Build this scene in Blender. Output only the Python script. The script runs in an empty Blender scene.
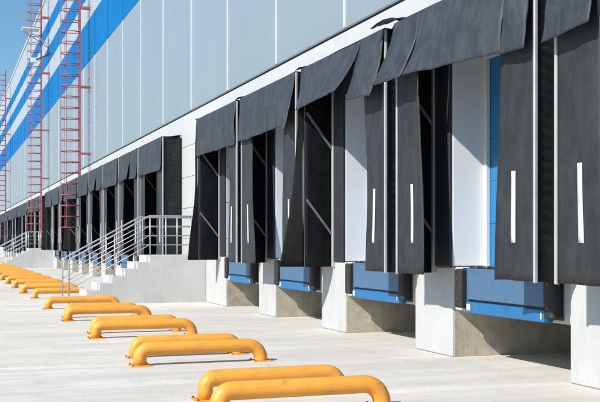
import bpy, math, random
from mathutils import Vector, noise, Matrix

random.seed(7)
scene = bpy.context.scene
R = math.radians

# ------------------------------------------------------------------ camera
CAM_L, CAM_H, THETA = 6.72, 1.60, R(19.70)       # distance to facade, eye height, angle to the facade
cam_d = bpy.data.cameras.new('camera')
cam = bpy.data.objects.new('camera', cam_d)
scene.collection.objects.link(cam)
cam.location = (0, -CAM_L, CAM_H)
fwd = Vector((-math.cos(THETA), math.sin(THETA), 0))
cam.rotation_euler = fwd.to_track_quat('-Z', 'Y').to_euler()
cam_d.sensor_width = 36
cam_d.lens = 60.0
cam_d.shift_y = 42 / 600
cam_d.clip_end = 3000
scene.camera = cam

# ------------------------------------------------------------------ sky, sun, exposure
SUN_AZ, SUN_EL = R(23), R(37.5)                    # azimuth off the facade normal (towards the near end), elevation
sdir = Vector((math.sin(SUN_AZ) * math.cos(SUN_EL), -math.cos(SUN_AZ) * math.cos(SUN_EL), math.sin(SUN_EL)))
world = bpy.data.worlds.new('World')
scene.world = world
world.use_nodes = True
wn = world.node_tree
bg = wn.nodes['Background']
sky = wn.nodes.new('ShaderNodeTexSky')
sky.sky_type = 'NISHITA'
sky.sun_disc = False
sky.sun_elevation = SUN_EL
sky.sun_rotation = math.atan2(sdir.x, sdir.y)
sky.air_density = 1.0
sky.dust_density = 0.6
sky.ozone_density = 2.0
tint = wn.nodes.new('ShaderNodeMix')            # colour balance of the whole sky, the same in every direction
tint.data_type = 'RGBA'; tint.blend_type = 'MULTIPLY'
tint.inputs[0].default_value = 1.0
tint.inputs[7].default_value = (0.80, 1.10, 1.22, 1)
wn.links.new(sky.outputs[0], tint.inputs[6])
wn.links.new(tint.outputs[2], bg.inputs['Color'])
bg.inputs['Strength'].default_value = 0.085
sun_d = bpy.data.lights.new('sun', 'SUN')
sun_d.energy = 5.0
sun_d.angle = R(0.53)
sun_d.color = (1.0, 0.955, 0.89)
sun = bpy.data.objects.new('sun', sun_d)
sun.rotation_euler = sdir.to_track_quat('Z', 'Y').to_euler()
sun.location = (10, -40, 40)
scene.collection.objects.link(sun)
vs = scene.view_settings
vs.view_transform = 'Standard'
vs.look = 'None'
vs.exposure = 0.40
vs.gamma = 1.0
vs.use_curve_mapping = False

# ------------------------------------------------------------------ materials
M = {}


def new_mat(name):
    m = bpy.data.materials.new(name)
    m.use_nodes = True
    nt = m.node_tree
    return m, nt, nt.nodes['Principled BSDF']


def ramp(nt, fac, stops):
    r = nt.nodes.new('ShaderNodeValToRGB')
    e = r.color_ramp.elements
    while len(e) < len(stops):
        e.new(0.5)
    for el, (p, c) in zip(e, stops):
        el.position = p
        el.color = c if len(c) == 4 else (*c, 1)
    nt.links.new(fac, r.inputs['Fac'])
    return r.outputs['Color']


def coords(nt, scale=(1, 1, 1), world_space=False, per_object=True):
    """object (or world) coordinates, shifted by a per-object random so copies do not repeat"""
    if world_space:
        src = nt.nodes.new('ShaderNodeNewGeometry').outputs['Position']
    else:
        src = nt.nodes.new('ShaderNodeTexCoord').outputs['Object']
    mp = nt.nodes.new('ShaderNodeMapping')
    mp.inputs['Scale'].default_value = scale
    nt.links.new(src, mp.inputs['Vector'])
    if per_object and not world_space:
        oi = nt.nodes.new('ShaderNodeObjectInfo')
        mu = nt.nodes.new('ShaderNodeMath'); mu.operation = 'MULTIPLY'
        mu.inputs[1].default_value = 57.0
        nt.links.new(oi.outputs['Random'], mu.inputs[0])
        nt.links.new(mu.outputs[0], mp.inputs['Location'])
    return mp.outputs['Vector']


def noise_n(nt, vec, scale, detail=4, rough=0.55):
    n = nt.nodes.new('ShaderNodeTexNoise')
    n.inputs['Scale'].default_value = scale
    n.inputs['Detail'].default_value = detail
    n.inputs['Roughness'].default_value = rough
    nt.links.new(vec, n.inputs['Vector'])
    return n.outputs['Fac']


def mix(nt, fac, a, b, mode='MIX'):
    m = nt.nodes.new('ShaderNodeMix')
    m.data_type = 'RGBA'
    m.blend_type = mode
    for sock, v in ((m.inputs[0], fac), (m.inputs[6], a), (m.inputs[7], b)):
        if hasattr(v, 'is_output') or isinstance(v, bpy.types.NodeSocket):
            nt.links.new(v, sock)
        elif isinstance(v, (int, float)):
            sock.default_value = v
        else:
            sock.default_value = (*v, 1) if len(v) == 3 else v
    return m.outputs[2]


def bump(nt, bsdf, h, strength=0.2, dist=0.01):
    b = nt.nodes.new('ShaderNodeBump')
    b.inputs['Strength'].default_value = strength
    b.inputs['Distance'].default_value = dist
    nt.links.new(h, b.inputs['Height'])
    nt.links.new(b.outputs['Normal'], bsdf.inputs['Normal'])


def paint(name, col, rough=0.5, metal=0.0, var=0.15, dirt=None, dirt_amt=0.35, scale=2.0, spec=0.5, bump_s=0.05, ws=False):
    m, nt, b = new_mat(name)
    v = coords(nt, world_space=ws)
    n1 = noise_n(nt, v, scale, 5, 0.6)
    dark = tuple(c * (1 - var) for c in col)
    lite = tuple(min(1, c * (1 + var * 0.6)) for c in col)
    c = ramp(nt, n1, [(0.3, dark), (0.7, lite)])
    if dirt:
        v2 = coords(nt, (1.3, 1.3, 0.35), world_space=ws)
        n2 = noise_n(nt, v2, scale * 2.3, 6, 0.68)
        f = ramp(nt, n2, [(0.5, (0, 0, 0)), (0.78, (dirt_amt,) * 3)])
        c = mix(nt, f, c, dirt)
    nt.links.new(c, b.inputs['Base Color'])
    b.inputs['Roughness'].default_value = rough
    b.inputs['Metallic'].default_value = metal
    b.inputs['Specular IOR Level'].default_value = spec
    n3 = noise_n(nt, v, scale * 14, 3)
    bump(nt, b, n3, bump_s, 0.01)
    M[name] = m
    return m


paint('white_wall', (0.455, 0.46, 0.462), 0.5, var=0.04, dirt=(0.37, 0.365, 0.35), dirt_amt=0.25, scale=0.7)
paint('sidelit_white', (0.66, 0.665, 0.665), 0.45, var=0.03, dirt=(0.50, 0.49, 0.46), dirt_amt=0.2, scale=0.9)  # lighter copy of white_wall; light on the jamb faces is put into the colour
paint('white_concrete', (0.425, 0.427, 0.425), 0.75, var=0.07, dirt=(0.30, 0.285, 0.26), dirt_amt=0.5, scale=1.7, bump_s=0.35)
paint('grey_concrete', (0.475, 0.475, 0.468), 0.85, var=0.10, dirt=(0.33, 0.32, 0.30), dirt_amt=0.35, scale=1.3, bump_s=0.3, ws=True)
paint('pit_concrete', (0.40, 0.365, 0.295), 0.9, var=0.3, dirt=(0.2, 0.18, 0.15), dirt_amt=0.6, scale=2.5, bump_s=0.5)
paint('cladding_grey', (0.212, 0.257, 0.296), 0.42, var=0.035, dirt=(0.28, 0.33, 0.37), dirt_amt=0.2, scale=0.35)
paint('cladding_light', (0.33, 0.375, 0.41), 0.42, var=0.03, scale=0.35)
paint('cladding_blue', (0.0005, 0.125, 0.34), 0.6, var=0.05, scale=0.35, spec=0.12)
paint('trim_white', (0.60, 0.62, 0.63), 0.4, var=0.03)
paint('strip_grey', (0.42, 0.45, 0.47), 0.45, var=0.04)
paint('flashing', (0.16, 0.17, 0.18), 0.5, var=0.1)
paint('aluminium', (0.45, 0.46, 0.47), 0.45, metal=0.35, var=0.1, scale=4)
paint('brace_steel', (0.17, 0.175, 0.18), 0.5, metal=0.3, var=0.15, scale=4)
paint('galvanised', (0.40, 0.415, 0.42), 0.42, metal=0.5, var=0.12, scale=6)
paint('door_blue', (0.010, 0.155, 0.36), 0.35, var=0.06, dirt=(0.05, 0.14, 0.28), dirt_amt=0.3, scale=1.5)
paint('leveler_blue', (0.010, 0.13, 0.31), 0.45, var=0.12, dirt=(0.03, 0.06, 0.11), dirt_amt=0.6, scale=4)
paint('rubber', (0.014, 0.014, 0.015), 0.75, var=0.25, dirt=(0.07, 0.068, 0.06), dirt_amt=0.6, scale=5, bump_s=0.3)
paint('red_paint', (0.34, 0.085, 0.10), 0.5, var=0.15, scale=3)
paint('marker', (0.55, 0.53, 0.36), 0.5, var=0.1, scale=8)
paint('stripe_white', (0.62, 0.62, 0.61), 0.5, var=0.04, dirt=(0.25, 0.25, 0.25), dirt_amt=0.55, scale=6)
paint('back_board', (0.026, 0.029, 0.035), 0.55, var=0.15, scale=2)
paint('steel_dark', (0.06, 0.06, 0.065), 0.5, metal=0.5, var=0.2, scale=6)
paint('grey_door', (0.33, 0.35, 0.37), 0.45, var=0.05)
paint('roof_grey', (0.25, 0.25, 0.25), 0.8, var=0.1)
paint('lens', (0.75, 0.77, 0.8), 0.15, var=0.02)


def mat_yellow():
    m, nt, b = new_mat('yellow_paint')
    v = coords(nt)
    n1 = noise_n(nt, v, 3.0, 5, 0.6)
    c = ramp(nt, n1, [(0.3, (0.66, 0.27, 0.03)), (0.72, (0.74, 0.335, 0.05))])
    # tyre scuffs and chips in streaks
    v2 = coords(nt, (5.0, 0.8, 5.0))
    n2 = noise_n(nt, v2, 5.0, 7, 0.7)
    f = ramp(nt, n2, [(0.57, (0, 0, 0)), (0.70, (0.7,) * 3)])
    c = mix(nt, f, c, (0.30, 0.14, 0.04))
    v3 = coords(nt)
    n4 = noise_n(nt, v3, 22.0, 3, 0.6)
    f2 = ramp(nt, n4, [(0.70, (0, 0, 0)), (0.74, (0.5,) * 3)])
    c = mix(nt, f2, c, (0.25, 0.13, 0.06))
    n5 = noise_n(nt, coords(nt, (1.0, 2.2, 6.0)), 2.4, 7, 0.75)
    f5 = ramp(nt, n5, [(0.60, (0, 0, 0)), (0.72, (0.6,) * 3)])
    c = mix(nt, f5, c, (0.16, 0.085, 0.035))
    nt.links.new(c, b.inputs['Base Color'])
    rr = ramp(nt, n2, [(0.4, (0.42,) * 3), (0.75, (0.7,) * 3)])
    nt.links.new(rr, b.inputs['Roughness'])
    n3 = noise_n(nt, v, 40, 3)
    bump(nt, b, n3, 0.06, 0.004)
    M['yellow_paint'] = m


def mat_fabric(name, col, dust, dust_amt, spec=0.35):
    m, nt, b = new_mat(name)
    v = coords(nt)
    n1 = noise_n(nt, v, 1.4, 5, 0.6)
    dark = tuple(c * 0.72 for c in col)
    c = ramp(nt, n1, [(0.3, dark), (0.7, col)])
    # vertical rub streaks
    v2 = coords(nt, (3.0, 3.0, 0.8))
    n2 = noise_n(nt, v2, 2.0, 7, 0.7)
    f = ramp(nt, n2, [(0.42, (0, 0, 0)), (0.80, (dust_amt,) * 3)])
    c = mix(nt, f, c, dust)
    # cloudy dust
    n3 = noise_n(nt, v, 4.5, 8, 0.7)
    f3 = ramp(nt, n3, [(0.45, (0, 0, 0)), (0.85, (dust_amt * 0.55,) * 3)])
    c = mix(nt, f3, c, dust)
    n9 = noise_n(nt, v, 70, 2, 0.5)
    g9 = ramp(nt, n9, [(0.35, (0.82,) * 3), (0.65, (1.15,) * 3)])
    c = mix(nt, 1.0, c, g9, 'MULTIPLY')
    n7 = noise_n(nt, coords(nt, (1.2, 1.2, 0.5)), 1.3, 6, 0.72)
    f7 = ramp(nt, n7, [(0.60, (0, 0, 0)), (0.78, (dust_amt * 0.6,) * 3)])
    c = mix(nt, f7, c, (dust[0] * 1.05, dust[1] * 0.82, dust[2] * 0.68))
    nt.links.new(c, b.inputs['Base Color'])
    b.inputs['Roughness'].default_value = 0.58
    b.inputs['Specular IOR Level'].default_value = spec
    n5 = noise_n(nt, coords(nt, (1, 1, 0.4)), 6.0, 5, 0.6)
    bump(nt, b, n5, 0.35, 0.02)
    M[name] = m


def mat_ground():
    m, nt, b = new_mat('yard_concrete')
    p = coords(nt, world_space=True)
    n1 = noise_n(nt, p, 0.35, 6, 0.6)
    c = ramp(nt, n1, [(0.3, (0.56, 0.528, 0.474)), (0.7, (0.63, 0.603, 0.555))])
    oi = nt.nodes.new('ShaderNodeObjectInfo')
    tint = ramp(nt, oi.outputs['Random'], [(0.0, (0.93, 0.93, 0.93)), (1.0, (1.03, 1.02, 1.0))])
    c = mix(nt, 1.0, c, tint, 'MULTIPLY')
    # long streaks running to and from the dock (tyres, sweeping)
    ps = coords(nt, (1.5, 0.22, 1), world_space=True)
    n2 = noise_n(nt, ps, 1.2, 6, 0.6)
    f = ramp(nt, n2, [(0.34, (0.42,) * 3), (0.54, (0, 0, 0))])
    c = mix(nt, f, c, (0.43, 0.405, 0.365))
    f2 = ramp(nt, n2, [(0.56, (0, 0, 0)), (0.66, (0.7,) * 3)])
    c = mix(nt, f2, c, (0.66, 0.645, 0.61))
    pl_ = coords(nt, (9.0, 0.12, 1), world_space=True)
    n8 = noise_n(nt, pl_, 1.0, 5, 0.7)
    f8 = ramp(nt, n8, [(0.36, (0.25,) * 3), (0.48, (0, 0, 0))])
    c = mix(nt, f8, c, (0.40, 0.38, 0.345))
    # patchy stains
    n3 = noise_n(nt, p, 1.7, 7, 0.68)
    f3 = ramp(nt, n3, [(0.54, (0, 0, 0)), (0.72, (0.5,) * 3)])
    c = mix(nt, f3, c, (0.41, 0.37, 0.315))
    n4 = noise_n(nt, p, 55, 3, 0.6)
    f4 = ramp(nt, n4, [(0.35, (0.88,) * 3), (0.65, (1.06,) * 3)])
    c = mix(nt, 1.0, c, f4, 'MULTIPLY')
    nt.links.new(c, b.inputs['Base Color'])
    b.inputs['Roughness'].default_value = 0.85
    b.inputs['Specular IOR Level'].default_value = 0.25
    n6 = noise_n(nt, p, 25, 5, 0.65)
    bump(nt, b, n6, 0.35, 0.01)
    M['yard_concrete'] = m
    paint('joint', (0.64, 0.63, 0.60), 0.9, var=0.1, scale=1)


def mat_lip():
    """worn blue steel lip: paint scraped to grey"""
    m, nt, b = new_mat('worn_blue')
    v = coords(nt, (9, 9, 1.1))
    n1 = noise_n(nt, v, 6, 8, 0.75)
    c = ramp(nt, n1, [(0.30, (0.03, 0.135, 0.29)), (0.50, (0.06, 0.135, 0.24)), (0.70, (0.125, 0.15, 0.19))])
    n2 = noise_n(nt, coords(nt), 9, 6, 0.7)
    f = ramp(nt, n2, [(0.58, (0, 0, 0)), (0.72, (0.6,) * 3)])
    c = mix(nt, f, c, (0.10, 0.085, 0.075))
    nt.links.new(c, b.inputs['Base Color'])
    b.inputs['Roughness'].default_value = 0.5
    b.inputs['Metallic'].default_value = 0.15
    M['worn_blue'] = m


mat_yellow()
mat_fabric('curtain', (0.0205, 0.0225, 0.0265), (0.060, 0.061, 0.063), 0.5)
mat_fabric('top_fabric', (0.028, 0.035, 0.044), (0.088, 0.096, 0.106), 0.5)
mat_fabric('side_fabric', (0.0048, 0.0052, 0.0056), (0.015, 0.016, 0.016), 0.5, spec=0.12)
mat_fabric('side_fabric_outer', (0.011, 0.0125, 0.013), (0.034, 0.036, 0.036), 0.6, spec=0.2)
mat_ground()
mat_lip()

# ------------------------------------------------------------------ mesh helpers
COL = scene.collection


class MB:
    """collects faces for ONE mesh object"""
    def __init__(s):
        s.v, s.f, s.smooth = [], [], []

    def add(s, vs_, fs, smooth=False):
        o = len(s.v)
        s.v += [tuple(p) for p in vs_]
        s.f += [tuple(i + o for i in f) for f in fs]
        s.smooth += [smooth] * len(fs)
        return s

    def box(s, x0, x1, y0, y1, z0, z1):
        x0, x1 = min(x0, x1), max(x0, x1); y0, y1 = min(y0, y1), max(y0, y1); z0, z1 = min(z0, z1), max(z0, z1)
        return s.add([(x0, y0, z0), (x1, y0, z0), (x1, y1, z0), (x0, y1, z0), (x0, y0, z1), (x1, y0, z1), (x1, y1, z1), (x0, y1, z1)],
                     [(0, 3, 2, 1), (4, 5, 6, 7), (0, 1, 5, 4), (1, 2, 6, 5), (2, 3, 7, 6), (3, 0, 4, 7)])

    def cbox(s, x0, x1, y0, y1, z0, z1, c=0.015):
        """box with chamfered vertical and horizontal edges"""
        x0, x1 = min(x0, x1), max(x0, x1); y0, y1 = min(y0, y1), max(y0, y1); z0, z1 = min(z0, z1), max(z0, z1)
        vs_, idx = [], {}
        for ix, X in enumerate((x0, x1)):
            for iy, Y in enumerate((y0, y1)):
                for iz, Z in enumerate((z0, z1)):
                    sx, sy, sz = (1 if ix == 0 else -1), (1 if iy == 0 else -1), (1 if iz == 0 else -1)
                    for a, p in (('x', (X, Y + sy * c, Z + sz * c)), ('y', (X + sx * c, Y, Z + sz * c)), ('z', (X + sx * c, Y + sy * c, Z))):
                        idx[(ix, iy, iz, a)] = len(vs_); vs_.append(p)
        g = lambda a, *t: [idx[(*q, a)] for q in t]
        fs = [g('x', (0, 0, 0), (0, 0, 1), (0, 1, 1), (0, 1, 0)), g('x', (1, 0, 0), (1, 1, 0), (1, 1, 1), (1, 0, 1)),
              g('y', (0, 0, 0), (1, 0, 0), (1, 0, 1), (0, 0, 1)), g('y', (0, 1, 0), (0, 1, 1), (1, 1, 1), (1, 1, 0)),
              g('z', (0, 0, 0), (0, 1, 0), (1, 1, 0), (1, 0, 0)), g('z', (0, 0, 1), (1, 0, 1), (1, 1, 1), (0, 1, 1))]
        for i in (0, 1):
            for j in (0, 1):
                fs.append([idx[(i, j, 0, 'x')], idx[(i, j, 1, 'x')], idx[(i, j, 1, 'y')], idx[(i, j, 0, 'y')]])
                fs.append([idx[(i, 0, j, 'x')], idx[(i, 1, j, 'x')], idx[(i, 1, j, 'z')], idx[(i, 0, j, 'z')]])
                fs.append([idx[(0, i, j, 'y')], idx[(1, i, j, 'y')], idx[(1, i, j, 'z')], idx[(0, i, j, 'z')]])
                for k in (0, 1):
                    fs.append([idx[(i, j, k, a)] for a in 'xyz'])
        cx, cy, cz = (x0 + x1) / 2, (y0 + y1) / 2, (z0 + z1) / 2
        out = []
        for f in fs:                                           # outward winding
            a, b_, c_ = (Vector(vs_[f[0]]), Vector(vs_[f[1]]), Vector(vs_[f[2]]))
            n = (b_ - a).cross(c_ - a)
            mid = sum((Vector(vs_[q]) for q in f), Vector()) / len(f)
            out.append(tuple(f) if n.dot(mid - Vector((cx, cy, cz))) > 0 else tuple(reversed(f)))
        return s.add(vs_, out)

    def bar(s, a, b, w, h=None):
        """rectangular bar from a to b"""
        a, b = Vector(a), Vector(b); h = h or w
        d = (b - a).normalized()
        up = Vector((0, 0, 1)) if abs(d.z) < 0.95 else Vector((0, 1, 0))
        sx = d.cross(up).normalized() * w / 2
        sy = sx.cross(d).normalized() * h / 2
        vs_ = [p + i * sx + j * sy for p in (a, b) for i, j in ((-1, -1), (1, -1), (1, 1), (-1, 1))]
        return s.add(vs_, [(0, 1, 2, 3), (7, 6, 5, 4), (0, 4, 5, 1), (1, 5, 6, 2), (2, 6, 7, 3), (3, 7, 4, 0)])

    def tube(s, pts, r, n=8, closed=False, caps=True):
        pts = [Vector(p) for p in pts]
        N = len(pts)
        tang = []
        for i in range(N):
            if closed:
                t = pts[(i + 1) % N] - pts[i - 1]
            else:
                t = pts[min(i + 1, N - 1)] - pts[max(i - 1, 0)]
            tang.append(t.normalized())
        u = tang[0].orthogonal().normalized()
        vs_ = []
        for i in range(N):
            u = (u - tang[i] * u.dot(tang[i])).normalized()
            w = tang[i].cross(u)
            for k in range(n):
                a = 2 * math.pi * k / n
                vs_.append(pts[i] + (u * math.cos(a) + w * math.sin(a)) * r)
        fs = []
        for i in range(N if closed else N - 1):
            j = (i + 1) % N
            for k in range(n):
                l = (k + 1) % n
                fs.append((i * n + k, i * n + l, j * n + l, j * n + k))
        s.add(vs_, fs, True)
        if caps and not closed:
            o = len(s.v) - len(vs_)
            s.f += [tuple(o + k for k in reversed(range(n))), tuple(o + (N - 1) * n + k for k in range(n))]
            s.smooth += [False, False]
        return s

    def sheet(s, P, nu, nv, t=0.008):
        """thin cloth: P(u,v) -> point, closed with thickness t"""
        g = [[Vector(P(i / nu, j / nv)) for i in range(nu + 1)] for j in range(nv + 1)]
        nrm = []
        for j in range(nv + 1):
            row = []
            for i in range(nu + 1):
                du = g[j][min(i + 1, nu)] - g[j][max(i - 1, 0)]
                dv = g[min(j + 1, nv)][i] - g[max(j - 1, 0)][i]
                row.append(du.cross(dv).normalized())
            nrm.append(row)
        vs_ = [g[j][i] + nrm[j][i] * t / 2 for j in range(nv + 1) for i in range(nu + 1)]
        vs_ += [g[j][i] - nrm[j][i] * t / 2 for j in range(nv + 1) for i in range(nu + 1)]
        W = nu + 1; B = W * (nv + 1)
        fs = []
        for j in range(nv):
            for i in range(nu):
                a = j * W + i
                fs.append((a, a + 1, a + W + 1, a + W))
                fs.append((B + a, B + a + W, B + a + W + 1, B + a + 1))
        s.add(vs_, fs, True)
        o = len(s.v) - len(vs_)
        ed = []
        for i in range(nu):
            ed += [(i + 1, i, B + i, B + i + 1), (nv * W + i, nv * W + i + 1, B + nv * W + i + 1, B + nv * W + i)]
        for j in range(nv):
            ed += [(j * W, (j + 1) * W, B + (j + 1) * W, B + j * W), ((j + 1) * W + nu, j * W + nu, B + j * W + nu, B + (j + 1) * W + nu)]
        s.f += [tuple(o + q for q in e) for e in ed]
        s.smooth += [False] * len(ed)
        return s

    def prism(s, poly, axis, a, b):
        """extrude polygon of (p,q); axis 'x': (p,q)=(y,z) from x=a to b"""
        n = len(poly)
        mk = (lambda t, p: (t, p[0], p[1])) if axis == 'x' else (lambda t, p: (p[0], t, p[1]))
        vs_ = [mk(a, p) for p in poly] + [mk(b, p) for p in poly]
        fs = [tuple(range(n)), tuple(reversed(range(n, 2 * n)))] + [(i, i + n, (i + 1) % n + n, (i + 1) % n) for i in range(n)]
        return s.add(vs_, fs)

    def mesh(s, name):
        me = bpy.data.meshes.new(name)
        me.from_pydata(s.v, [], s.f)
        me.polygons.foreach_set('use_smooth', s.smooth)
        me.update()
        return me

    def build(s, name, mat, parent=None, loc=None):
        me = s.mesh(name)
        me.materials.append(M[mat])
        return place(name, me, parent, loc)


def place(name, me, parent=None, loc=None):
    o = bpy.data.objects.new(name, me)
    COL.objects.link(o)
    if parent:
        o.parent = parent
    if loc:
        o.location = loc
    return o


def empty(name, loc=(0, 0, 0)):
    o = bpy.data.objects.new(name, None)
    o.empty_display_size = 0.3
    o.location = loc
    COL.objects.link(o)
    return o


def tag(o, label, cat, group=None):
    o['label'] = label
    o['category'] = cat
    if group:
        o['group'] = group
    return o


def copy_tree(o, parent=None):
    c = o.copy()
    COL.objects.link(c)
    c.parent = parent
    for ch in list(o.children):
        copy_tree(ch, c)
    return c


def fillet(pts, r, seg=6):
    pts = [Vector(p) for p in pts]
    out = [pts[0]]
    rr = r if isinstance(r, (list, tuple)) else [r] * len(pts)
    for i in range(1, len(pts) - 1):
        r = rr[i - 1]
        a, b, c = pts[i - 1], pts[i], pts[i + 1]
        d1, d2 = (a - b).normalized(), (c - b).normalized()
        ang = d1.angle(d2)
        t = r / math.tan(ang / 2)
        p1, p2 = b + d1 * t, b + d2 * t
        cen = b + (d1 + d2).normalized() * (r / math.sin(ang / 2))
        v1, v2 = p1 - cen, p2 - cen
        tot = v1.angle(v2)
        for k in range(seg + 1):
            f_ = k / seg
            out.append(cen + (v1 * math.sin((1 - f_) * tot) + v2 * math.sin(f_ * tot)) / math.sin(tot))
    out.append(pts[-1])
    return out


def lerp(a, b, t):
    return a + (b - a) * t


def nz(x, y, z=0.0):
    return noise.noise(Vector((x, y, z)))


ORD = ['first', 'second', 'third', 'fourth', 'fifth', 'sixth', 'seventh', 'eighth', 'ninth', 'tenth', 'eleventh', 'twelfth', 'thirteenth', 'fourteenth']

# ------------------------------------------------------------------ layout (metres; x = -D along the facade, y = 0 wall plane, yard at y < 0)
PITCH = 3.95
PIER0, PIERW = 8.52, 1.15            # near edge of pier 0, pier width
DOCK = 1.27                          # dock floor height
SLABB = 0.66                         # underside of the dock slab edge
SH_C, SH_HW, SH_D = 11.27, 1.77, 0.55  # shelter centre of bay 0, half width, depth
SH_T, SH_B = 4.75, 1.17
SEAM, ROOF = 5.40, 18.3
END_D = 152.0
G1 = list(range(-1, 4))              # near group of bays
G2 = list(range(5, 14))
G3 = list(range(15, 28))
BAYS = G1 + G2 + G3
GAPS = (4, 14)


def bay_words(i):
    """(phrase for a bay that can be found in the photo)"""
    if i == -1:
        return 'cut off by the right edge of the photo'
    if i in G1:
        return ['second from the right edge', 'third from the right edge', 'fourth from the right edge', 'fifth from the right edge, beside the nearer stairs'][i]
    if i in G2:
        k = i - 5
        return f'{ORD[k]} beyond the nearer stairs'
    return f'{ORD[i - 15]} beyond the farther stairs'


# ------------------------------------------------------------------ ground
g = MB()
g.add([(-700, -700, 0), (500, -700, 0), (500, 500, 0), (-700, 500, 0)], [(0, 1, 2, 3)])
ground = g.build('ground', 'joint')
ground['kind'] = 'structure'
slab_rows = [(-18.0, -8.4), (-8.4, 0.0)]
sw = PITCH
meshes = {}
x = 6.0
SL = [1.35, 2.6]
cols = []
k = 0
while x > -END_D - 6:
    w = SL[k % 2]
    cols.append((x - w, x)); x -= w; k += 1
for (xa, xb) in cols:
    for ri, (ya, yb) in enumerate(slab_rows):
        if ri < 1 and xb < -60:
            continue
        key = (round(xb - xa, 2), ri)
        if key not in meshes:
            W_ = (xb - xa) / 2 - 0.007
            H_ = (yb - ya) / 2 - 0.0004
            mb = MB().cbox(-W_, W_, -H_, H_, -0.05, 0.006, 0.004)
            me = mb.mesh('concrete_slab'); me.materials.append(M['yard_concrete'])
            meshes[key] = me
        place('concrete_slab', meshes[key], ground, ((xa + xb) / 2, (ya + yb) / 2, 0))
# the yard beyond the built slabs
gy = MB()
gy.add([(-700, -700, 0.004), (500, -700, 0.004), (500, -18.02, 0.004), (-700, -18.02, 0.004)], [(0, 1, 2, 3)])
gy.build('yard_surface', 'yard_concrete', ground)

# ------------------------------------------------------------------ warehouse
wh = empty('warehouse', (0, 0, 0))
tag(wh, 'long warehouse with grey cladding, three blue stripes and a white loading dock front', 'building')


def wbox(name, mat, D0, D1, y0, y1, z0, z1, chamfer=0.0, parent=wh):
    mb = MB()
    if chamfer:
        mb.cbox(-D0, -D1, y0, y1, z0, z1, chamfer)
    else:
        mb.box(-D0, -D1, y0, y1, z0, z1)
    return mb.build(name, mat, parent)


# solid body behind everything
wbox('building_body', 'roof_grey', 1.0, END_D, 2.2, 60, 0.02, ROOF - 0.35)
wbox('backing_wall', 'white_wall', 1.0, END_D, 0.30, 2.2, 4.45, ROOF - 0.3)

# upper cladding: columns of panels between cover strips, grey and blue courses
courses = [(SEAM, 10.40, 'cladding_grey'), (10.40, 12.45, 'cladding_blue'), (12.45, 13.65, 'cladding_light'), (13.65, 14.70, 'cladding_blue'),
           (14.70, 15.60, 'cladding_light'), (15.60, 16.50, 'cladding_blue'), (16.50, ROOF, 'cladding_light')]
CP, C0 = 3.85, 16.4
ncol0 = -4
Dc = C0 + ncol0 * CP
panel_me, strip_me = {}, {}
for (za, zb, mt) in courses:
    mb = MB().cbox(-CP / 2 + 0.012, CP / 2 - 0.012, 0.0, 0.29, za + 0.006, zb - 0.006, 0.008)
    me = mb.mesh('cladding_panel'); me.materials.append(M[mt]); panel_me[za] = me
    mb = MB().cbox(-0.055, 0.055, -0.022, 0.10, za + 0.008, zb - 0.008, 0.006)
    me = mb.mesh('cover_strip'); me.materials.append(M['cladding_blue' if mt == 'cladding_blue' else 'strip_grey']); strip_me[za] = me
c = Dc
while c + CP < END_D:
    for (za, zb, mt) in courses:
        place('cladding_panel', panel_me[za], wh, (-(c + CP / 2), 0, 0))
        place('cover_strip', strip_me[za], wh, (-c, 0, 0))
    c += CP
CEND = c
wbox('drip_flashing', 'flashing', Dc, CEND, -0.014, 0.06, SEAM - 0.020, SEAM - 0.002)
wbox('parapet_cap', 'trim_white', Dc - 0.05, CEND + 0.05, -0.09, 0.5, ROOF + 0.002, ROOF + 0.12)
# near end of the cladding is closed by the body
wbox('end_wall', 'cladding_grey', 0.8, 0.98, 0.0, 60, 0.02, ROOF - 0.1)

# white lower wall: band panels above the doors, wall piers between them, courses in the gaps
band_me = {}


def white_panel(D0, D1, z0, z1):
    key = (round(D1 - D0, 3), z0, z1)
    if key not in band_me:
        w = (D1 - D0) / 2
        mb = MB().cbox(-w + 0.006, w - 0.006, 0.02, 0.298, z0 + 0.005, z1 - 0.005, 0.006)
        me = mb.mesh('wall_panel'); me.materials.append(M['white_wall']); band_me[key] = me
    place('wall_panel', band_me[key], wh, (-(D0 + D1) / 2, 0, 0))


zc = [DOCK, 1.72, 2.62, 3.52, 4.42, SEAM - 0.04]
for i in range(-2, 36):
    D0 = PIER0 + PITCH * i
    D1 = D0 + PITCH
    white_panel(D0 + 0.57, D1 + 0.57, zc[4], zc[5])
    if i > 28 or i < -1:                 # plain wall past the last built bay
        for a, b in zip(zc[:-2], zc[1:-1]):
            white_panel(D0, D1, a, b)
# wall piers (between openings)
for i in range(-1, 29):
    D0 = PIER0 + PITCH * i
    far_open, near_open = (i in BAYS), ((i - 1) in BAYS)
    if i in GAPS or (i - 1) in GAPS:
        continue
    if i > 28:
        continue
    me_key = 'wall_pier'
    if me_key not in band_me:
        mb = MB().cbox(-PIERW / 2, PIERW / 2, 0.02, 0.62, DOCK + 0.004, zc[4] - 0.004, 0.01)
        me = mb.mesh('wall_pier'); me.materials.append(M['sidelit_white']); band_me[me_key] = me
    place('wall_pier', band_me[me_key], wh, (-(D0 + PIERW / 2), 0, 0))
for gap in GAPS:
    D0 = PIER0 + PITCH * gap
    D1 = D0 + PITCH + PIERW
    for a, b in zip(zc[:-2], zc[1:-1]):
        white_panel(D0, (D0 + D1) / 2 + 0.3, a, b)
        white_panel((D0 + D1) / 2 + 0.3, D1, a, b)
    wbox('gap_wall', 'white_wall', D0, D1, 0.30, 0.62, DOCK + 0.01, zc[4] - 0.01)
    pd = wbox('door', 'grey_door', D0 + 2.0, D0 + 2.95, -0.012, 0.03, DOCK + 0.01, DOCK + 2.1, 0.006)
    MB().tube([(-(D0 + 2.12), -0.07, DOCK + 1.02), (-(D0 + 2.26), -0.07, DOCK + 1.02)], 0.012).build('handle', 'steel_dark', pd)

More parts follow.
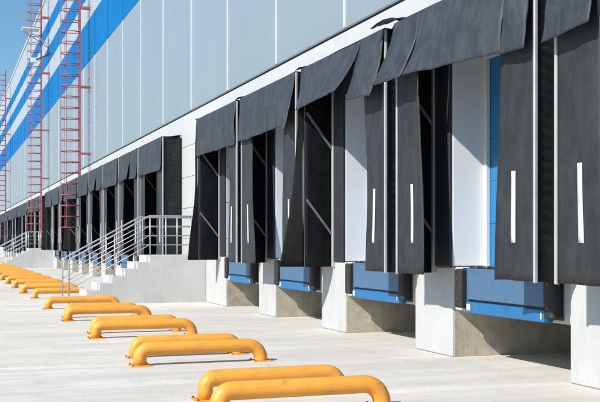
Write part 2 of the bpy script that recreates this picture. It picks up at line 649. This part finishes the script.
# concrete piers, slab edges and pits
pier_me = None
for i in range(-1, 29):
    if i in GAPS or (i - 1) in GAPS or i > 28:
        continue
    D0 = PIER0 + PITCH * i
    if pier_me is None:
        pier_me = MB().cbox(-PIERW / 2, PIERW / 2, 0.0, 2.15, 0.0, DOCK - 0.004, 0.02).mesh('pier')
        pier_me.materials.append(M['white_concrete'])
    place('pier', pier_me, wh, (-(D0 + PIERW / 2), 0, 0))
for gap in GAPS:
    D0 = PIER0 + PITCH * gap
    wbox('pier', 'white_concrete', D0, D0 + 1.98, 0.0, 2.15, 0.0, DOCK - 0.004, 0.02)
    wbox('plinth', 'white_concrete', D0 + 1.98, D0 + PITCH, 0.015, 2.15, 0.0, DOCK - 0.005)
    wbox('pier', 'white_concrete', D0 + PITCH, D0 + PITCH + PIERW, 0.0, 2.15, 0.0, DOCK - 0.004, 0.02)
OPW = PITCH - PIERW
wbox('plinth', 'white_concrete', PIER0 + PITCH * 28 + PIERW, END_D, 0.0, 2.15, 0.0, DOCK - 0.004)
wbox('plinth', 'white_concrete', 1.0, PIER0 - PITCH, 0.0, 2.15, 0.0, DOCK - 0.004)
slab_me = MB().cbox(-OPW / 2 + 0.002, OPW / 2 - 0.002, 0.05, 2.0, SLABB, DOCK - 0.006, 0.015).mesh('dock_slab'); slab_me.materials.append(M['white_concrete'])
pitw_me = MB().box(-OPW / 2 + 0.002, OPW / 2 - 0.002, 1.95, 2.14, 0.0, SLABB - 0.002).mesh('pit_wall'); pitw_me.materials.append(M['pit_concrete'])
lining_me = MB().box(-0.008, 0.008, 0.035, 1.948, 0.008, SLABB - 0.003).mesh('pit_lining'); lining_me.materials.append(M['pit_concrete'])
pitf_me = MB().cbox(-OPW / 2 + 0.02, OPW / 2 - 0.02, 0.0005, 1.945, -0.02, 0.0055, 0.0003).mesh('pit_floor'); pitf_me.materials.append(M['yard_concrete'])
lint_me = MB().box(-OPW / 2, OPW / 2, 0.03, 0.62, 4.27, 4.414).mesh('lintel'); lint_me.materials.append(M['white_wall'])
dp_me = MB()
dp_me.cbox(-OPW / 2 - 0.1, OPW / 2 + 0.1, -0.022, 0.022, 0.001, 0.599, 0.004)
dp_me = dp_me.mesh('door_panel'); dp_me.materials.append(M['door_blue'])
fr_me = MB()
for s_ in (-1, 1):
    fr_me.cbox(s_ * (OPW / 2 - 0.09), s_ * (OPW / 2 - 0.003), 0.50, 0.56, DOCK, 4.25, 0.005)
fr_me.cbox(-OPW / 2 + 0.004, OPW / 2 - 0.004, 0.505, 0.56, 4.20, 4.27, 0.005)
fr_me = fr_me.mesh('door_frame'); fr_me.materials.append(M['trim_white'])
for i in BAYS:
    cx = -(PIER0 + PIERW + OPW / 2 + PITCH * i)
    place('dock_slab', slab_me, wh, (cx, 0, 0))
    place('pit_wall', pitw_me, wh, (cx, 0, 0))
    for s_ in (-1, 1):
        place('pit_lining', lining_me, wh, (cx + s_ * (OPW / 2 - 0.0105), 0, 0))
    place('lintel', lint_me, wh, (cx, 0, 0))
    place('pit_floor', pitf_me, wh, (cx, 0, 0))
    fr = place('door', fr_me, wh, (cx, 0, 0))
    for q in range(5):
        place('door_panel', dp_me, fr, (0, 0.585, DOCK + 0.6 * q))

# ------------------------------------------------------------------ dock levelers and bumpers


def make_leveler():
    root = empty('dock_leveler')
    lw = 0.90
    mb = MB()                                              # hanging lip, slightly bowed plate with hinge knuckles
    mb.cbox(-lw, lw, -0.075, -0.045, 0.845, DOCK - 0.01, 0.006)
    lip = mb.build('lip', 'worn_blue', root)
    for q in range(7):
        xx = -lw + 0.12 + q * (2 * lw - 0.24) / 6
        MB().tube([(xx - 0.10, -0.035, DOCK + 0.004), (xx + 0.10, -0.035, DOCK + 0.004)], 0.022, 8).build('hinge', 'steel_dark', lip)
    MB().cbox(-lw, lw, -0.02, 1.85, DOCK - 0.02, DOCK + 0.008, 0.004).build('deck', 'worn_blue', root)
    MB().cbox(-lw - 0.02, lw + 0.02, -0.085, 0.049, 0.665, 0.815, 0.008).build('front_frame', 'leveler_blue', root)
    MB().box(-lw + 0.01, lw - 0.01, -0.03, 0.049, 0.816, DOCK - 0.022).build('apron', 'steel_dark', root)
    for s_ in (-1, 1):
        MB().cbox(s_ * (lw - (0.10 if s_ < 0 else 0.035)), s_ * (lw - 0.01), -0.094, -0.086, 0.70, 0.785, 0.003).build('reflector', 'marker', root)
        MB().cbox(s_ * (lw + 0.003), s_ * (lw + 0.045), -0.06, 0.049, 0.82, DOCK - 0.008, 0.005).build('side_post', 'leveler_blue', root)
    return root


def make_bumper():
    root = empty('dock_bumper')
    mb = MB().cbox(-0.095, 0.095, -0.11, 0.03, 0.72, 1.245, 0.02)
    blk = mb.build('block', 'rubber', root)
    MB().cbox(-0.099, 0.099, 0.031, 0.049, 0.70, 1.26, 0.003).build('back_plate', 'steel_dark', root)
    for dz in (0.84, 1.12):
        MB().tube([(0, -0.118, dz), (0, -0.10, dz)], 0.03, 8).build('bolt', 'steel_dark', root)
    return root


lev0, bum0 = make_leveler(), make_bumper()
first_l, first_b = True, True
for i in BAYS:
    cx = -(PIER0 + PIERW + OPW / 2 + PITCH * i)
    o = lev0 if first_l else copy_tree(lev0)
    first_l = False
    cx = -(10.99 + PITCH * i)
    o.location = (cx, 0, 0)
    tag(o, f'blue steel dock leveler in the dock {bay_words(i)}', 'dock leveler', 'blue dock levelers')
    for s_, w_ in ((-1, 'left'), (1, 'right')):
        b_ = bum0 if first_b else copy_tree(bum0)
        first_b = False
        b_.location = (cx + (-1.115 if s_ < 0 else 1.045), 0, 0)
        tag(b_, f'black bumper {w_} of the leveler, dock {bay_words(i)}', 'bumper', 'rubber dock bumpers')

# ------------------------------------------------------------------ dock shelters
FR = -SH_D                      # front plane


def side_curtain(root, s, seed, w0=0.70, w1=0.80, swing=None, stripe=True, curl=0.0):
    """s = -1 far (left) side, +1 near (right) side. swing: None or (angle_top, angle_bottom, w_top, w_bottom) folded outwards"""
    def P(u, v):
        z = lerp(SH_T - 0.05, SH_B + 0.012 * nz(u * 2, seed), v)
        if swing:
            a = R(lerp(swing[0], swing[1], v))
            w = lerp(swing[2], swing[3], v ** 1.8)
            xx = SH_HW - 0.02 - math.cos(a) * w * u
            yy = FR - 0.012 - math.sin(a) * w * u
            yy += 0.02 * math.sin(v * 9 + seed) * u
            xx += 0.03 * math.sin(v * 6 + seed * 2) * u
        else:
            w = lerp(w0, w1, v)
            xx = SH_HW - 0.02 - w * u
            yy = FR - 0.012 - 0.012 * math.sin(u * 9 + v * 3 + seed) * u - curl * (u ** 2) * (v ** 2)
            yy -= 0.035 * nz(u * 1.5, v * 2.2, seed) * (0.2 + u)
        return Vector((s * xx, yy, z))
    mb = MB().sheet(P, 10, 26, 0.01)
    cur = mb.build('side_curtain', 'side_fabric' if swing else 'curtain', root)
    if stripe and not swing:
        um = 0.55
        hw_ = 0.058

        def Q(u, v):
            z = lerp(2.42, 1.60, v)
            vv = (z - (SH_T - 0.05)) / (SH_B - (SH_T - 0.05))
            uu = um + (u - 0.5) * 0.11
            p = P(uu, vv)
            return p + Vector((0, -0.012, 0))
        MB().sheet(Q, 2, 12, 0.004).build('guide_stripe', 'stripe_white', cur)
    return cur


def top_seg(root, x0t, x1t, x0b, x1b, zb0, zb1, o0, o1, seed, zt0=None, zt1=None, belly=0.04, nu=14, name='top_curtain', base=-0.055):
    """one hanging piece of the top curtain; o0/o1: how far its bottom corners stand out from the front plane"""
    zt0 = SH_T if zt0 is None else zt0
    zt1 = SH_T if zt1 is None else zt1

    def P(u, v):
        xx = lerp(lerp(x0t, x1t, u), lerp(x0b, x1b, u), v)
        z = lerp(lerp(zt0, zt1, u), lerp(zb0, zb1, u), v)
        o = lerp(o0, o1, u) * (0.35 * v + 0.65 * v * v)
        w = 0.034 * nz(xx * 1.7, z * 1.5, seed) + 0.022 * nz(xx * 5, z * 2.5, seed + 9) + 0.010 * nz(xx * 13 + z * 5, z * 4, seed + 5)
        o += belly * math.sin(math.pi * v) * math.sin(math.pi * u) + w * min(1, v * 2.5)
        z += (0.016 * nz(xx * 2.2, seed) + 0.005 * nz(xx * 17, seed + 2)) * v
        return Vector((xx, FR + base - o, z))
    return MB().sheet(P, nu * 2, 22, 0.007).build(name, 'top_fabric', root)


def side_sheet(root, s, seed):
    def P(u, v):
        y = lerp(FR + 0.006, -0.002, u)
        z = lerp(SH_T, SH_B, v)
        rip = (0.007 if s < 0 else 0.011) * math.sin(z * 48 + 15 * u + 2.5 * nz(u * 3, z * 1.1, seed)) * math.sin(math.pi * u)
        rip += 0.03 * nz(u * 2, z * 1.3, seed)* math.sin(math.pi * u)
        return Vector((s * (SH_HW - 0.012 - 0.03 * math.sin(math.pi * u) + rip), y, z))
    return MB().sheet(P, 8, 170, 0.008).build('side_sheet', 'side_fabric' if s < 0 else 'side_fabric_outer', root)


def make_shelter(seed, left, right, tops, torn=None):
    root = empty('dock_shelter')
    # roof sheet
    def Pr(u, v):
        xx = lerp(-SH_HW, SH_HW, u)
        y = lerp(FR - 0.03, 0.012, v)
        return Vector((xx, y, lerp(SH_T + 0.012, SH_T + 0.075, v) - 0.02 * math.sin(math.pi * v) + 0.012 * nz(xx * 1.5, y * 3, seed)))
    MB().sheet(Pr, 16, 5, 0.008).build('roof_sheet', 'top_fabric', root)
    for s in (-1, 1):
        side_sheet(root, s, seed + s)
        MB().cbox(s * (SH_HW - 0.016), s * (SH_HW + 0.022), FR - 0.035, FR + 0.004, SH_B - 0.01, SH_T - 0.005, 0.004).build('front_profile', 'aluminium', root)
        MB().cbox(s * (SH_HW - 0.562), s * (SH_HW - 0.12), -0.030, 0.019, SH_B + 0.10, 4.215, 0.004).build('back_board', 'back_board', root)
        MB().cbox(s * (SH_HW - 0.118), s * (SH_HW - 0.06), -0.055, 0.019, SH_B, SH_T, 0.004).build('wall_frame', 'aluminium', root)
        for zf, zbk in ((3.95, 3.28), (2.38, 1.73)):
            MB().bar((s * (SH_HW - 0.075), FR + 0.012, zf), (s * (SH_HW - 0.085), -0.03, zbk), 0.02, 0.04).build('brace', 'brace_steel', root)
    MB().cbox(-SH_HW, SH_HW, FR - 0.034, FR - 0.002, SH_T - 0.05, SH_T + 0.002, 0.004).build('top_rail', 'steel_dark', root)
    MB().cbox(-SH_HW + 0.13, SH_HW - 0.13, -0.028, 0.0185, 4.22, SH_T - 0.03, 0.004).build('header_board', 'back_board', root)
    MB().cbox(-SH_HW, SH_HW, -0.03, 0.0185, SH_T - 0.02, SH_T + 0.06, 0.004).build('wall_rail', 'aluminium', root)
    side_curtain(root, -1, seed, **left)
    side_curtain(root, 1, seed + 3, **right)
    for k, t in enumerate(tops):
        top_seg(root, *t[:8], seed + k * 3.7, **(t[8] if len(t) > 8 else {}))
    if torn:
        for k, (pts, lift) in enumerate(torn):
            a, b, c_, d_ = [Vector(p) for p in pts]

            def Pt(u, v):
                p = a.lerp(b, u).lerp(d_.lerp(c_, u), v)
                return p + Vector((0, 0, lift * math.sin(math.pi * min(1, v * 1.1)) * (0.5 + 0.5 * u) + 0.02 * nz(u * 4, v * 4, seed)))
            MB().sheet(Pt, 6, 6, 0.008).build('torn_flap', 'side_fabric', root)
    return root


H = SH_HW
FULL = lambda zb0=3.78, zb1=3.76, o0=0.03, o1=0.04: [(-H - .02, H + .02, -H - .02, H + .02, zb0, zb1, o0, o1, dict(nu=26))]
near = {}
# torn roof cloth at the upper far corner
def crow(size):
    s = size
    return [(((-H - .05, FR - .10, SH_T + .02), (-H - .30 * s, FR - .22 * s, SH_T - .02), (-H - .34 * s, -.20, SH_T + .10 * s), (-H + .02, -.08, SH_T + .08)), .09 * s),
            (((-H - .02, FR + .03, SH_T + .05), (-H - .02 - .30 * s, FR + .06, SH_T + .0), (-H - .02 - .26 * s, FR + .16, SH_T - .42 * s), (-H - .02, FR + .12, SH_T - .50 * s)), .0)]


near[-1] = make_shelter(1, dict(), dict(),
                        [(-H - .02, -1.02, -H - .02, -1.0, 3.72, 3.78, .16, .12), (-1.0, H, -.98, H, 3.84, 3.76, .05, .05)])
near[0] = make_shelter(11, dict(w0=.66, w1=.84), dict(w0=.70, w1=.76, curl=.03),
                       [(-H - .03, -.97, -H - .06, -.97, 3.85, 3.84, .33, .30, dict(nu=8)),
                        (-.96, 1.21, -.93, 1.23, 3.86, 3.78, .30, .09, dict(belly=.06, nu=20, base=-.06)),
                        (1.20, H + .02, 1.24, H + .0, 3.77, 3.74, .10, .10, dict(nu=8, belly=.09, base=-.05))],
                       crow(1.25))
near[1] = make_shelter(21, dict(swing=(120, 115, .07, .44)), dict(w0=.70, w1=.74),
                       [(-H - .02, .92, -H, .95, 3.99, 3.93, .12, .46, dict(nu=20, zt1=SH_T - .02, belly=.05)),
                        (.90, H + .02, .93, H - .02, 3.80, 3.76, .25, .21, dict(nu=10, base=-.05))],
                       crow(.55))
near[2] = make_shelter(31, dict(w0=.62, w1=.92), dict(w0=.70, w1=.72),
                       [(-H, -1.28, -H, -1.26, 3.80, 3.79, .06, .04, dict(nu=6)), (-1.27, 1.30, -1.25, 1.30, 3.79, 3.80, .05, .12, dict(nu=20)),
                        (1.29, H + .02, 1.31, H, 3.84, 3.66, .14, .20, dict(nu=6, base=-.05))],
                       crow(.55))
near[3] = make_shelter(41, dict(swing=(120, 105, .05, .27)), dict(w0=.62, w1=.70), FULL(3.80, 3.78, .02, .03), crow(.1))
for i in G1:
    near[i].location = (-(SH_C + PITCH * i), 0, 0)
lab = {-1: 'black dock shelter cut off by the right edge, only its left side visible',
       0: 'black dock shelter with torn top flap showing the blue door, nearest whole one',
       1: 'black dock shelter with split top flap and left curtain folded outwards, third from right edge',
       2: 'black dock shelter with both curtains hanging closed, fourth from right edge',
       3: 'black dock shelter with flat top flap beside white wall, fifth from right edge'}
for i in G1:
    tag(near[i], lab[i], 'dock shelter', 'black dock shelters')

protos = [make_shelter(51, dict(w0=.66, w1=.72), dict(w0=.66, w1=.70), FULL()),
          make_shelter(61, dict(swing=(130, 110, .10, .34)), dict(w0=.62, w1=.70), FULL(3.84, 3.74, .05, .03)),
          make_shelter(71, dict(w0=.60, w1=.86), dict(w0=.66, w1=.72), [(-H, .5, -H, .52, 3.8, 3.82, .04, .14), (.49, H + .02, .51, H, 3.8, 3.76, .08, .04)])]
pick = {5: 0, 6: 2, 7: 0, 8: 2, 9: 0, 10: 1, 11: 2, 12: 0, 13: 1}
used = [False] * 3
for i in G2 + G3:
    p = pick.get(i, (i * 7) % 3)
    o = protos[p] if not used[p] else copy_tree(protos[p])
    used[p] = True
    o.location = (-(SH_C + PITCH * i), 0, 0)
    tag(o, f'dark grey dock shelter, {bay_words(i)}', 'dock shelter', 'black dock shelters')

# ------------------------------------------------------------------ wheel guides
def make_guide():
    root = empty('wheel_guide')
    r = 0.088
    yl, yr = -4.30, -2.65
    zt = 0.312 - r
    pts = fillet([(0, yl, 0.012), (0, yl, zt), (0, yr, zt), (0, yr, 0.012)], [0.115, 0.195], 8)
    MB().tube(pts, r, 18).build('rail', 'yellow_paint', root)
    for yy in (yl, yr):
        bp = MB().cbox(-0.14, 0.14, yy - 0.14, yy + 0.14, 0.004, 0.018, 0.004).build('base_plate', 'yellow_paint', root)
        for a in (-1, 1):
            for b in (-1, 1):
                MB().tube([(a * 0.11, yy + b * 0.11, 0.016), (a * 0.11, yy + b * 0.11, 0.034)], 0.012, 6).build('bolt', 'steel_dark', bp)
    return root


gd0 = make_guide()
GF, GB = 8.98, 9.90
first = True
for j in range(0, 29):
    items = []
    if (j - 1) in BAYS:
        items.append((GF, 'nearer'))
    if j in BAYS:
        items.append((GB, 'farther'))
    for Dg, w in items:
        o = gd0 if first else copy_tree(gd0)
        first = False
        o.location = (-(Dg + PITCH * j), 0, 0)
        if w == 'farther':
            o.scale = (1, 0.90, 1); o.location.y = -0.33
        if j == 0:
            t = f'yellow steel tube wheel guide, {w} of the frontmost pair at the bottom edge'
        elif j < 4:
            t = f'yellow steel tube wheel guide, {w} of the {ORD[j]} pair from the front'
        elif j == 4:
            t = 'single yellow tube wheel guide beside the nearer staircase'
        elif j == 5:
            t = 'single yellow tube wheel guide just beyond the nearer staircase'
        elif j <= 13:
            t = f'yellow tube wheel guide, {w} of the {ORD[j - 6]} pair beyond the nearer stairs'
        elif j == 14:
            t = 'last single yellow wheel guide before the farther staircase'
        elif j == 15:
            t = 'single yellow wheel guide just beyond the farther staircase'
        else:
            t = f'yellow tube wheel guide, {w} of the {ORD[j - 16]} pair beyond the farther stairs'
        tag(o, t, 'wheel guide', 'yellow wheel guides')

# ------------------------------------------------------------------ staircases
def make_stairs():
    root = empty('staircase')          # local: x=0 is the camera-facing side, goes to -W
    W_ = 1.55
    yl = -1.53
    nst, run = 7, 0.33
    rise = DOCK / nst
    MB().cbox(-W_, 0, yl, -0.004, 0.0, DOCK, 0.003).build('landing', 'grey_concrete', root)
    for q in range(nst - 1):
        zt = DOCK - rise * (q + 1)
        MB().cbox(-W_ + 0.004, -0.002, yl - run * (q + 1), yl - run * q - 0.0005, 0.0, zt, 0.0015).build('step', 'grey_concrete', root)
    yend = yl - run * (nst - 1) - 0.12
    HR = 1.05
    slope = rise / run
    for xs in (-0.06, -W_ + 0.06):
        def zs(y):                     # nosing line
            return DOCK + min(0, (y - yl) * slope)
        # handrail
        path = fillet([(xs, -0.05, DOCK + HR), (xs, yl, DOCK + HR), (xs, yend, zs(yend) + HR), (xs, yend, 0.02)], 0.08, 4)
        MB().tube(path, 0.021, 8).build('handrail', 'galvanised', root)
        for hh in (0.28, 0.53, 0.78):
            path = fillet([(xs, -0.05, DOCK + hh), (xs, yl, DOCK + hh), (xs, yend, zs(yend) + hh)], 0.05, 3)
            MB().tube(path, 0.011, 6).build('mid_rail', 'galvanised', root)
        for yy in (-0.06, -0.78, yl + 0.02, yl - 0.92):
            q = 0 if yy > yl else int((yl - yy) / run) + 1
            zb = DOCK - rise * q
            MB().tube([(xs, yy, zb - 0.01), (xs, yy, zs(yy) + HR)], 0.019, 8).build('rail_post', 'galvanised', root)
    return root


st0 = make_stairs()
st0.location = (-(PIER0 + PITCH * 4 + 1.985), 0, 0)
tag(st0, 'concrete dock staircase with steel railings beside the nearer row of shelters', 'staircase', 'dock staircases')
st1 = copy_tree(st0)
st1.location = (-(PIER0 + PITCH * 14 + 1.985), 0, 0)
tag(st1, 'farther concrete dock staircase with steel railings at the left edge', 'staircase', 'dock staircases')

# ------------------------------------------------------------------ caged ladders
def make_ladder(zbot, ztop):
    root = empty('caged_ladder')
    yr = -0.50
    hw = 0.19
    for s in (-1, 1):
        MB().bar((s * hw, yr, zbot), (s * hw, yr, ztop), 0.06, 0.075).build('side_rail', 'red_paint', root)
    rung = MB().tube([(-hw, yr, 0), (hw, yr, 0)], 0.016, 6).mesh('rung'); rung.materials.append(M['red_paint'])
    z = zbot + 0.15
    while z < ztop - 0.05:
        place('rung', rung, root, (0, 0, z)); z += 0.3
    hoop_pts = []
    for k in range(13):
        a = math.pi * k / 12
        hoop_pts.append((0.34 * math.cos(a), yr - 0.48 - 0.40 * math.sin(a), 0))
    hoop_pts = [(hw, yr, 0)] + hoop_pts + [(-hw, yr, 0)]
    hoop = MB().tube(hoop_pts, 0.024, 5).mesh('cage_hoop'); hoop.materials.append(M['red_paint'])
    z = 2.35
    zs_ = []
    while z < ztop:
        place('cage_hoop', hoop, root, (0, 0, z)); zs_.append(z); z += 0.52
    for a in (25, 90, 155):
        px, py = 0.34 * math.cos(R(a)), yr - 0.48 - 0.40 * math.sin(R(a))
        MB().bar((px, py, 2.33), (px, py, zs_[-1] + 0.02), 0.035, 0.02).build('cage_strap', 'red_paint', root)
    for z in (5.9, 7.1 + 2.0, 12.9, 16.6):
        if z < ztop:
            for s in (-1, 1):
                MB().bar((s * hw, yr, z), (s * hw, 0.0, z), 0.05, 0.07).build('wall_bracket', 'red_paint', root)
    return root


lad0 = make_ladder(1.4, ROOF + 1.2)
LAD = [SH_C + SH_HW + (PITCH - 2 * SH_HW) / 2 + PITCH * 9, SH_C - SH_HW - 0.32 + PITCH * 15, SH_C + SH_HW + 0.2 + PITCH * 24]
lads = [lad0, copy_tree(lad0), copy_tree(lad0)]
for o, D_, l in zip(lads, LAD, ('nearest red caged ladder, rising past the blue stripes between shelters', 'middle red caged ladder with a white platform, by the farther stairs', 'farthest red caged ladder, at the left edge of the picture')):
    o.location = (-D_, 0, 0)
    tag(o, l, 'ladder', 'red caged roof ladders')
# white rest platform on the middle ladder
pl = MB().cbox(-0.5, 0.5, -1.75, -0.64, 15.72, 15.80, 0.01)
pp = pl.build('platform', 'trim_white', lads[1])
for xx in (-0.46, 0.46):
    MB().bar((xx, -1.7, 15.80), (xx, -1.7, 16.9), 0.04).build('platform_post', 'galvanised', lads[1])
    MB().bar((xx, -1.72, 16.9), (xx, -0.65, 16.9), 0.04).build('platform_rail', 'galvanised', lads[1])
    MB().bar((xx, -1.65, 15.73), (xx, 0.0, 14.7), 0.05).build('platform_strut', 'galvanised', lads[1])
# floodlight on an arm beside it
fl = empty('floodlight', (-(LAD[1] - 0.9), 0, 13.5))
tag(fl, 'white floodlight on a dark slanted wall arm beside the middle ladder', 'floodlight')
MB().bar((0, -0.02, 0.55), (0, -1.0, 0.05), 0.08, 0.08).build('arm', 'steel_dark', fl)
MB().cbox(-0.10, 0.10, -0.026, -0.001, 0.40, 0.75, 0.004).build('wall_plate', 'steel_dark', fl)
hd = MB().cbox(-0.22, 0.22, -1.25, -0.90, -0.10, 0.20, 0.03).build('lamp_head', 'trim_white', fl)
MB().cbox(-0.19, 0.19, -1.262, -1.252, -0.07, 0.17, 0.003).build('lens', 'lens', hd)

# render settings
scene.render.engine = 'CYCLES'
scene.render.resolution_x, scene.render.resolution_y = 1024, 686
